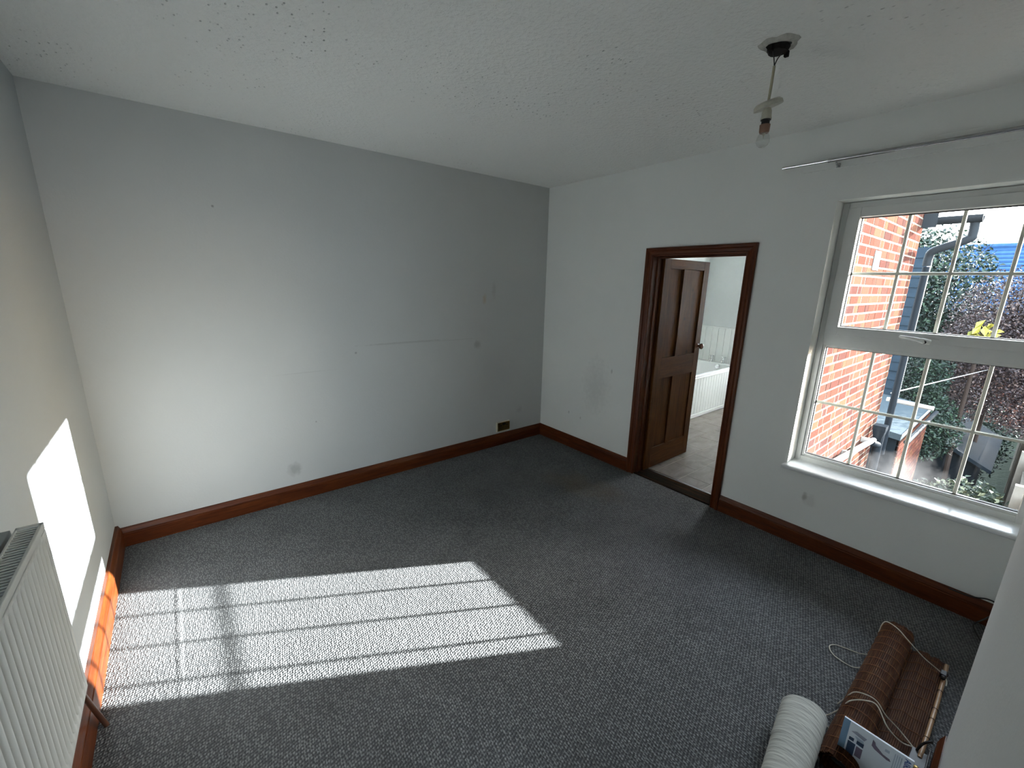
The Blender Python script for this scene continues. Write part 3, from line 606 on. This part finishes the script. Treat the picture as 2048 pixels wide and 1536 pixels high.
# pull cords
def cord(name, pts, label): return tag(obj(name, tube(BM(), spline(pts, 7), .0023, 6), M_cord, bb, smooth=True), label)
cord('pull_cord', [(-.576, -3.262, .02), (-.573, -3.268, .075), (-.590, -3.285, .108), (-.62, -3.33, .116), (-.645, -3.375, .098), (-.660, -3.44, .060), (-.672, -3.50, .040), (-.70, -3.524, .035), (-.735, -3.528, .028)], 'cream cord across the far end of the roll')
cord('pull_cord', [(-.80, -3.275, .03), (-.80, -3.235, .004), (-.815, -3.19, .004), (-.835, -3.145, .004), (-.87, -3.130, .004), (-.91, -3.155, .004), (-.925, -3.20, .004), (-.92, -3.24, .004), (-.915, -3.275, .03)], 'cord loop lying on the carpet')
cord('pull_cord', [(-1.20, -3.25, .004), (-1.205, -3.27, .06), (-1.200, -3.290, .105), (-1.190, -3.325, .118), (-1.178, -3.36, .108), (-1.195, -3.395, .085), (-1.185, -3.44, .05), (-1.215, -3.487, .040)], 'cream cord over the roll')
cord('pull_cord', [(-1.36, -3.272, .006), (-1.345, -3.245, .004), (-1.318, -3.228, .004), (-1.29, -3.243, .008), (-1.270, -3.270, .05), (-1.256, -3.290, .10), (-1.225, -3.33, .118), (-1.20, -3.365, .108), (-1.245, -3.41, .08), (-1.235, -3.455, .045), (-1.22, -3.487, .042)], 'looping cream cord')
ck = thing('cord_lock', (-.685, -3.508, .035), 'small black cord lock on the bamboo blind', 'cord lock')
obj('body', box(BM(), (-.705, -3.522, .036), (-.668, -3.500, .056)), M_black, ck, .003)
obj('pulley', lathe(BM(), (-.712, -3.520, .046), (0, 1, 0), [(0, .008), (.004, .010), (.010, .010), (.014, .008)], 12), M_black, ck, smooth=True)
hb = thing('metal_bracket', (-1.26, -3.508, 0), 'black metal blind bracket with a shiny screw beside the booklet', 'bracket')
obj('plate', box(box(BM(), (-1.33, -3.535, .028), (-1.205, -3.485, .034)), (-1.33, -3.535, .028), (-1.205, -3.530, .062)), M_black, hb, .002)
obj('hook', tube(BM(), spline([(-1.215, -3.50, .034), (-1.195, -3.51, .06), (-1.17, -3.528, .07), (-1.15, -3.532, .05)], 5), .004, 8), M_black, hb, smooth=True)
obj('screw', lathe(BM(), (-1.302, -3.511, .034), (0, 0, 1), [(0, .010), (.004, .010), (.007, .005)], 14), M_brass, hb, smooth=True)

# ------------------------------------------------------------------ cream ribbed roll
fr_ = thing('rolled_fabric_blind', (-1.75, -3.2, 0), 'cream ribbed roller fabric tied in a thick roll, at the bottom edge', 'blind')
A = V((-1.440, -3.186, .078)); B = V((-2.35, -3.300, .070)); ax_ = (B - A).normalized(); u_ = V((0, 0, 1)); s_ = ax_.cross(u_).normalized(); u_ = s_.cross(ax_)
bm = BM(); nn, steps = 40, 150; rings = []
Ltot = (B - A).length
for i in range(steps + 1):
    t_ = i / steps; q2 = min(1, t_ * 2.2); rb_ = .0765 - .012 * q2 * q2 * (3 - 2 * q2)
    rr = rb_ + .0007 * math.sin(i * 2.1) + .0005 * math.sin(i * .9 + 1); c_ = A + ax_ * (Ltot * t_)
    rings.append([bm.verts.new(c_ + (u_ * math.sin(a) * .98 + s_ * math.cos(a)) * rr + ax_ * (.010 * math.sin(a + .7) + .006 * math.sin(2 * a))) for a in [2 * math.pi * k / nn for k in range(nn)]])
for a, c_ in zip(rings, rings[1:]):
    for k in range(nn): bm.faces.new((a[k], a[(k + 1) % nn], c_[(k + 1) % nn], c_[k]))
bm.faces.new(rings[-1]); obj('outer_layer', bm, M_roll, fr_, smooth=True)
bm = BM()
spir = []
for i in range(200):
    t_ = i / 199; a = 2 * math.pi * 5 * t_; rr = .0735 - .045 * t_; spir.append((a, rr))
vs0 = [bm.verts.new(A + (u_ * math.sin(a) * .98 + s_ * math.cos(a)) * rr + ax_ * .004) for a, rr in spir]; vs1 = [bm.verts.new(v.co + ax_ * .20) for v in vs0]
for k in range(199): bm.faces.new((vs0[k], vs0[k + 1], vs1[k + 1], vs1[k]))
obj('inner_layers', bm, M_roll, fr_, smooth=True)

# ------------------------------------------------------------------ booklet standing by the blinds
bk = thing('product_booklet', (-1.50, -3.41, .0), 'white and blue printed product booklet standing on end by the blinds', 'booklet')
X = -1.500; cy1, cy0_, z0, z1 = -3.311, -3.501, .036, .228
cbox('cover', (X, cy0_, z0), (X + .007, cy1, z1), M_card, bk, .0008)
def pr(name, pts, mat, dx=.0006):   # printed flat shape on the cover; pts in (y,z)
    bm = BM(); f = [bm.verts.new((X - dx, y, z)) for y, z in pts]; g_ = [bm.verts.new((X + .001, y, z)) for y, z in pts]; n = len(pts)
    bm.faces.new(f); bm.faces.new(g_[::-1])
    for k in range(n): bm.faces.new((f[k], f[(k + 1) % n], g_[(k + 1) % n], g_[k]))
    return obj(name, bm, mat, bk)
pr('blue_band', [(cy1, z0), (cy1, z1), (cy1 - .019, z1), (cy1 - .019, z0)], M_cblue)
pr('printed_case', [(-3.338, .190), (-3.352, .200), (-3.382, .196), (-3.376, .182)], M_cgrey); pr('printed_case_lid', [(-3.350, .180), (-3.374, .179), (-3.378, .168), (-3.360, .165)], M_cpale)
pr('printed_photo', [(-3.336, .152), (-3.336, .165), (-3.350, .166), (-3.350, .152)], M_cnavy); pr('printed_photo', [(-3.358, .152), (-3.358, .168), (-3.378, .169), (-3.378, .150)], M_cnavy)
pr('printed_photo', [(-3.335, .090), (-3.335, .146), (-3.357, .146), (-3.357, .090)], M_cnavy); pr('printed_photo', [(-3.360, .10), (-3.360, .143), (-3.378, .143), (-3.378, .10)], M_cmauve)
pr('printed_shoe', [(-3.396, .212), (-3.403, .206), (-3.406, .196), (-3.428, .180), (-3.446, .178), (-3.450, .170), (-3.440, .168), (-3.405, .178), (-3.396, .186)], M_cmauve)
pr('printed_swatch', [(-3.430, .208), (-3.442, .209), (-3.442, .198), (-3.430, .197)], M_cpale)
def tracks(y0, zt, n, w_, dz):
    for k in range(n): pr('small_print', [(y0 - k * .0055, zt), (y0 - k * .0055 - .0022, zt), (y0 - k * .0055 - .0022, zt - dz), (y0 - k * .0055, zt - dz)], M_cpale)
tracks(-3.455, .214, 4, 0, .10)
fc = bpy.data.curves.new('lettering', 'FONT'); fc.body = 'AIRF'; fc.size = .023; fc.extrude = .0004
fo = bpy.data.objects.new('lettering_tmp', fc); C.objects.link(fo); bpy.context.view_layer.update()
me = bpy.data.meshes.new_from_object(fo.evaluated_get(bpy.context.evaluated_depsgraph_get())); bpy.data.objects.remove(fo)
me.materials.clear(); me.materials.append(M_cink); lo = bpy.data.objects.new('lettering', me); C.objects.link(lo); lo.parent = bk
Rm = Matrix(((0, 0, -1), (0, -1, 0), (-1, 0, 0)))  # local x -> -z, local y -> -y, local z -> -x
lo.rotation_euler = Rm.to_euler(); lo.location = V((X - .0010, -3.480, .222)) - wpos(bk)
tag(lo, 'bold blue capital lettering')
tag(cbox('case_block', (-1.515, -3.47, .0), (-1.47, -3.302, .036), M_cgreen, None, .003), 'dark olive plastic block under the standing booklet', 'box')

# black cable in the corner by the window
cb = obj('black_cable', tube(BM(), spline([(-.034, -3.44, .136), (-.034, -3.50, .136), (-.034, -3.545, .145), (-.034, -3.58, .160), (-.034, -3.61, .158), (-.036, -3.635, .13), (-.045, -3.60, .06), (-.055, -3.57, .012), (-.09, -3.565, .006), (-.16, -3.585, .006), (-.25, -3.62, .006)], 7), .0038, 8), M_black, smooth=True)
tag(cb, 'black cable running down the skirting in the corner under the window', 'cable')

# ------------------------------------------------------------------ outside: brick wall of the bathroom wing
bw = thing('brick_wall', (1.9, -2.4, -2.8), 'sunlit red brick wall with pale mortar outside the window', 'wall', kind='structure')
BYF = -2.400; XE = 3.585
cbox('mortar', (.21, -2.3785, -2.8), (XE - .004, BYF + .0022, 2.75), M_mortar, bw)
pit = .0835; hb_ = .066; st, hd_, jt = .222, .104, .016
cells = []
row = 0; z = -2.8
while z < 2.74:
    x = .212 - (.06 if row % 2 else .0) ; k = row % 2
    while x < XE:
        ln_ = st if k % 2 == 0 else hd_
        x0, x1 = max(x, .212), min(x + ln_, XE)
        if x1 - x0 > .03: cells.append((x0, x1, z))
        x += ln_ + jt; k += 1
    z += pit; row += 1
vis = [c for c in cells if c[2] > -.55 and c[0] > .2]; vis.sort(key=lambda c: c[0]); near_ = set(vis[:298])
cache = {}; rest = BM()
for (x0, x1, z) in cells:
    if (x0, x1, z) in near_:
        key = round(x1 - x0, 3); dy = random.choice((0, .001, .002, -.001))
        if key in cache: copyat(cache[key], ((x0 + x1) / 2, BYF + .01 + dy, z), bw)
        else: cache[key] = cbox('brick', (x0, BYF, z), (x1, BYF + .02, z + hb_), M_brick, bw)
    else: box(rest, (x0, BYF + random.uniform(-.001, .002), z), (x1, BYF + .02, z + hb_))
tag(obj('more_bricks', rest, M_brick, bw), kind='stuff')
M_plate = plain('weathered_white_plate', (0.1400, 0.1400, 0.1330), .6, spec=.1)
np_ = thing('notice_plate', (1.89, -2.41, 1.94), 'small white printed plate fixed on the brick wall', 'sign')
cbox('plate', (1.80, -2.408, 1.925), (1.99, -2.4005, 2.095), M_plate, np_, .001)
for k in range(6):
    for q_ in range(4): cbox('print_mark', (1.815 + q_ * .042, -2.4088, 1.94 + k * .025), (1.845 + q_ * .042 - .006 * ((k + q_) % 3), -2.4079, 1.951 + k * .025), M_cmauve, np_)
# gutter and swan neck, downpipe
gt = thing('gutter', (3.66, -2.6, 2.5), 'grey gutter end and angled swan-neck pipe at the top corner of the brick wall', 'gutter')
prof_ = [(.085 * math.cos(a), .075 * math.sin(a)) for a in [math.radians(180 + 15 * i) for i in range(13)]] + [(.078 * math.cos(a), .068 * math.sin(a)) for a in [math.radians(360 - 15 * i) for i in range(13)]]
obj('channel', sweep(BM(), prof_, [lambda u, v: V((3.60 + u, -2.42, 2.545 + v)), lambda u, v: V((3.60 + u, -2.86, 2.545 + v))]), M_gutter, gt, smooth=True)
obj('fascia', box(BM(), (3.50, -2.52, 2.44), (3.54, -2.402, 2.62)), M_gutter, gt)
obj('swan_neck', tube(BM(), spline([(3.62, -2.80, 2.53), (3.62, -2.81, 2.36), (3.62, -2.78, 2.30), (3.64, -2.54, 2.20), (3.665, -2.50, 2.13), (3.665, -2.50, 2.03)], 6), .042, 12), M_gutter, gt, smooth=True)
dp = obj('downpipe', tube(BM(), [(3.665, -2.50, 2.02), (3.665, -2.50, -.3)], .035, 14), M_pipe, smooth=True); tag(dp, 'dark vertical downpipe at the far edge of the brick wall', 'pipe')
wp = thing('waste_pipe', (2.7, -2.5, .0), 'white plastic waste pipe sloping along the foot of the brick wall', 'pipe')
obj('pipe', tube(BM(), [(1.7, -2.455, .08), (3.22, -2.47, -.02)], .030, 14), M_waste, wp, smooth=True)
for x in (2.2, 2.95): obj('clip', box(BM(), (x - .015, -2.495, .0), (x + .015, -2.40, .075 - .02 * (x - 2.2))), M_waste, wp, .004)
hp = thing('soil_pipe', (3.36, -2.5, -.6), 'black soil pipe with hopper head on the brick wall below', 'pipe')
obj('pipe', tube(BM(), [(3.34, -2.50, -2.8), (3.34, -2.50, .10)], .045, 14), M_pipe, hp, smooth=True)
obj('hopper', sweep(BM(), [(-.07, -.06), (.07, -.06), (.07, .06), (-.07, .06)], [lambda u, v: V((3.34 + u * .6, -2.49 + v * .6, -.05)), lambda u, v: V((3.34 + u, -2.49 + v, .10)), lambda u, v: V((3.34 + u, -2.49 + v, .15))]), M_pipe, hp)
obj('branch', tube(BM(), spline([(3.34, -2.50, -.1), (3.2, -2.49, -.06), (3.12, -2.47, -.03)], 5), .04, 12), M_pipe, hp, smooth=True)
rl = obj('roof_edge_pipe', tube(BM(), [(3.75, -2.42, .40), (3.75, -2.86, .38)], .026, 12), M_waste, smooth=True); tag(rl, 'pinkish white horizontal pipe end beyond the brick wall', 'pipe')
# lower lean-to beyond the wall
lt = thing('lean_to', (5, -2.0, -2.8), 'low lean-to with grey felt roof and brick side beyond the brick wall', 'building')
obj('felt_roof', sweep(BM(), [(0, 0), (0, -.08), (1, -.08), (1, 0)], [lambda u, v: V((3.75, -2.64 + u * 1.0, -.02 + u * .12 + v)), lambda u, v: V((5.95, -2.64 + u * 1.0, -.02 + u * .12 + v))]), M_felt, lt)
cbox('side_wall', (3.85, -2.62, -2.8), (6.0, -1.6, -.10), M_shed, lt)
bm = BM(); z = -1.6; r_ = 0
while z < -.18:
    x = 3.85 - (.11 if r_ % 2 else 0)
    while x < 5.98: box(bm, (max(x, 3.85), -2.632, z), (min(x + .215, 6.0), -2.60, z + .066)); x += .228
    z += .078; r_ += 1
tag(obj('side_bricks', bm, M_brick, lt), kind='stuff')
obj('eaves_gutter', tube(BM(), [(3.75, -2.70, -.10), (5.95, -2.70, -.10)], .03, 12), M_gutter, lt, smooth=True); obj('white_verge', box(BM(), (3.74, -2.66, -.035), (5.95, -2.645, -.012)), M_waste, lt)
# boarded outbuilding with white corner strip
ob = thing('boarded_screen', (6.05, -1.2, -2.8), 'slate-blue boarded garden screen with a thin white corner strip behind the brick wall', 'screen')
cbox('core', (6.02, -2.175, -2.8), (6.12, .6, 2.28), M_clad, ob)
z = -.6
while z < 2.25:
    o = sweep(BM(), [(0, 0), (-.022, 0), (-.006, .155), (0, .155)], [lambda u, v: V((6.02 + u, -2.175, z + v)), lambda u, v: V((6.02 + u, .6, z + v))]); obj('cladding_board', o, M_clad, ob); z += .15
tag(cbox('corner_strip', (5.985, -2.215, -1.2), (6.03, -2.175, 2.34), M_white, ob), 'white corner strip')
# ground, fence, shed, far house
tag(cbox('ground', (-30, -25, -2.9), (40, 25, -2.8), M_grass), 'rough garden grass far below the window', 'ground', kind='structure')
fn = thing('garden_fence', (8, -3.75, -2.8), 'pale weathered garden fence along the right side of the garden', 'fence')
x = 4.5; src = None
while x < 15:
    if not src: src = cbox('board', (x, -3.80, -2.8), (x + .14, -3.78, -.95), M_fence, fn)
    else: copyat(src, (x + .07, -3.79, -2.8), fn)
    x += .16
for x in (5.5, 7.5, 9.5, 11.5, 13.5): cbox('post', (x - .05, -3.77, -2.8), (x + .05, -3.67, -.8), M_fence, fn)
for z in (-2.3, -1.2): cbox('rail', (4.5, -3.78, z), (15, -3.74, z + .08), M_fence, fn)
sh = thing('garden_shed', (8.4, -2.6, -2.8), 'dark felt-roofed garden shed among the shrubs', 'shed')
cbox('walls', (7.3, -3.25, -2.8), (9.6, -1.7, -1.05), M_shed, sh)
obj('roof', sweep(BM(), [(-.95, -.30), (0, .20), (.95, -.30), (.95, -.36), (0, .13), (-.95, -.36)], [lambda u, v: V((7.1, -2.47 + u, -.85 + v)), lambda u, v: V((9.8, -2.47 + u, -.85 + v))]), M_shed, sh)
ph = thing('polytunnel_frame', (6.2, -3.1, -2.8), 'dark water butt standing on the garden path', 'water butt')
obj('barrel', lathe(BM(), (5.9, -3.30, -2.8), (0, 0, 1), [(0, .25), (.3, .29), (.7, .28), (.95, .24), (.97, .26), (1.0, .26), (1.02, .05)], 20), M_shed, ph, smooth=True); ph.name = 'water_butt'
fh = thing('far_house', (22, -4, -2.8), 'distant house whose blue slate roof shows over the hedge', 'house')
cbox('wall', (19.2, -12, -2.8), (26, 2.5, 1.1), M_brick, fh)
bm = BM(); z = 0
for k in range(16):
    box(bm, (18.9 + k * .24, -12.3, 1.02 + k * .155), (18.9 + k * .24 + .34, 1.0, 1.02 + k * .155 + .06))
tag(obj('roof_courses', bm, M_slate, fh), kind='stuff')
obj('roof', sweep(BM(), [(-3.8, -2.5), (0, 0), (3.8, -2.5)], [lambda u, v: V((22.75 + u, -12.3, 3.50 + v)), lambda u, v: V((22.75 + u, 1.0, 3.50 + v))]), M_slate, fh)
obj('ridge', tube(BM(), [(22.75, -12.3, 3.53), (22.75, 1.0, 3.53)], .12, 8), M_slate, fh)
wl = obj('washing_line', tube(BM(), [(3.66, -2.46, .50), (8.6, -3.22, .47)], .007, 6), M_waste, smooth=True); tag(wl, 'thin white washing line stretched across the garden', 'line')

# foliage: curled leaf quads and twigs
def foliage(name, label, cat, n, blob, mat, sz, trunk=None, group=None, droop=0, twigs=0, seed=1):
    rnd_ = random.Random(seed); vs_, fs_ = [], []
    for i in range(n):
        c, r = rnd_.choice(blob); c = V(c); r = V(r)
        d = V((rnd_.gauss(0, 1), rnd_.gauss(0, 1), rnd_.gauss(0, 1))).normalized(); q_ = rnd_.random() ** .4
        p = c + V((d.x * r.x, d.y * r.y, d.z * r.z)) * q_
        a = V((rnd_.gauss(0, 1), rnd_.gauss(0, 1), rnd_.gauss(0, .8) - droop)).normalized(); b_ = a.cross(V((rnd_.gauss(0, 1), rnd_.gauss(0, 1), rnd_.gauss(0, 1)))).normalized(); nn_ = a.cross(b_)
        s_ = sz * rnd_.uniform(.6, 1.4); k = len(vs_)
        vs_ += [p, p + a * s_ * .5 + b_ * s_ * .28 + nn_ * s_ * .12, p + a * s_, p + a * s_ * .5 - b_ * s_ * .28 + nn_ * s_ * .12]; fs_ += [(k, k + 1, k + 2), (k, k + 2, k + 3)]
    me = bpy.data.meshes.new('leaves'); me.from_pydata([tuple(v) for v in vs_], [], fs_); me.materials.append(mat)
    base = V(trunk) if trunk else V((blob[0][0][0], blob[0][0][1], -2.8))
    root = thing(name, base, label, cat, group); lo_ = bpy.data.objects.new('leaves', me); C.objects.link(lo_); lo_.parent = root; lo_.location = -base; lo_['kind'] = 'stuff'
    bm = BM(); top_ = V(blob[0][0]); tube(bm, spline([base, base.lerp(top_, .5) + V((.08, .05, 0)), top_], 4), [.045 - .003 * i for i in range(9)], 8)
    for i in range(twigs):
        c, r = rnd_.choice(blob); d = V((rnd_.gauss(0, 1), rnd_.gauss(0, 1), rnd_.gauss(.2, 1))).normalized(); e = V(c) + V((d.x * r[0], d.y * r[1], d.z * r[2])) * 1.05
        m_ = V(c).lerp(e, .5) + V((0, 0, rnd_.uniform(0, .15))); tube(bm, [V(c), m_, e], [.018, .011, .004], 4, False)
    obj('branches', bm, M_twig, root, smooth=True); return root
foliage('evergreen_tree', 'tall dark evergreen hedge tree behind the boarded screen', 'tree', 34000, [((9.2, -1.9, 1.3), (.9, 1.0, 1.75)), ((9.4, -1.2, 1.9), (.8, .9, 1.25)), ((9.0, -2.2, .2), (.8, .7, 1.2))], M_lf_dark, .075, seed=3, twigs=25)
foliage('winter_shrub', 'large purple-brown winter shrub catching sparkles of sun', 'shrub', 46000, [((8.2, -3.15, 1.15), (1.0, .85, 1.10)), ((8.6, -3.9, 1.2), (1.1, 1.0, 1.15)), ((7.8, -2.75, .4), (.8, .55, 1.0)), ((8.0, -3.6, .2), (.9, .6, .9))], M_lf_red, .045, droop=.5, twigs=160, seed=5)
foliage('variegated_shrub', 'pale-leaved shrub low in the garden below the window', 'shrub', 5200, [((5.9, -3.28, -1.55), (.55, .5, .55)), ((6.4, -3.0, -1.8), (.6, .5, .5)), ((5.2, -3.1, -2.0), (.6, .5, .5))], M_lf_pale, .075, seed=8, twigs=20)
foliage('ivy_clump', 'dark ivy clump trailing behind the washing line', 'shrub', 13000, [((7.0, -2.35, .2), (.45, .35, .85)), ((7.0, -2.55, -.6), (.5, .45, .6))], M_lf_dark, .055, seed=9, twigs=20)
foliage('yellow_bamboo', 'small spray of yellow bamboo leaves in front of the purple shrub', 'plant', 46, [((6.9, -2.90, 1.12), (.12, .14, .24))], M_lf_yel, .17, trunk=(6.95, -3.0, -2.8), droop=1.2, seed=11)
foliage('ground_hedge', 'low dark hedge across the bottom of the garden', 'hedge', 24000, [((10.6, -2.6, -1.5), (.7, 1.0, 1.2)), ((11, -1.0, -1.2), (.7, 1.2, 1.4)), ((6.5, -2.6, -2.4), (.8, .6, .4))], M_lf_dark, .07, seed=13, twigs=10)
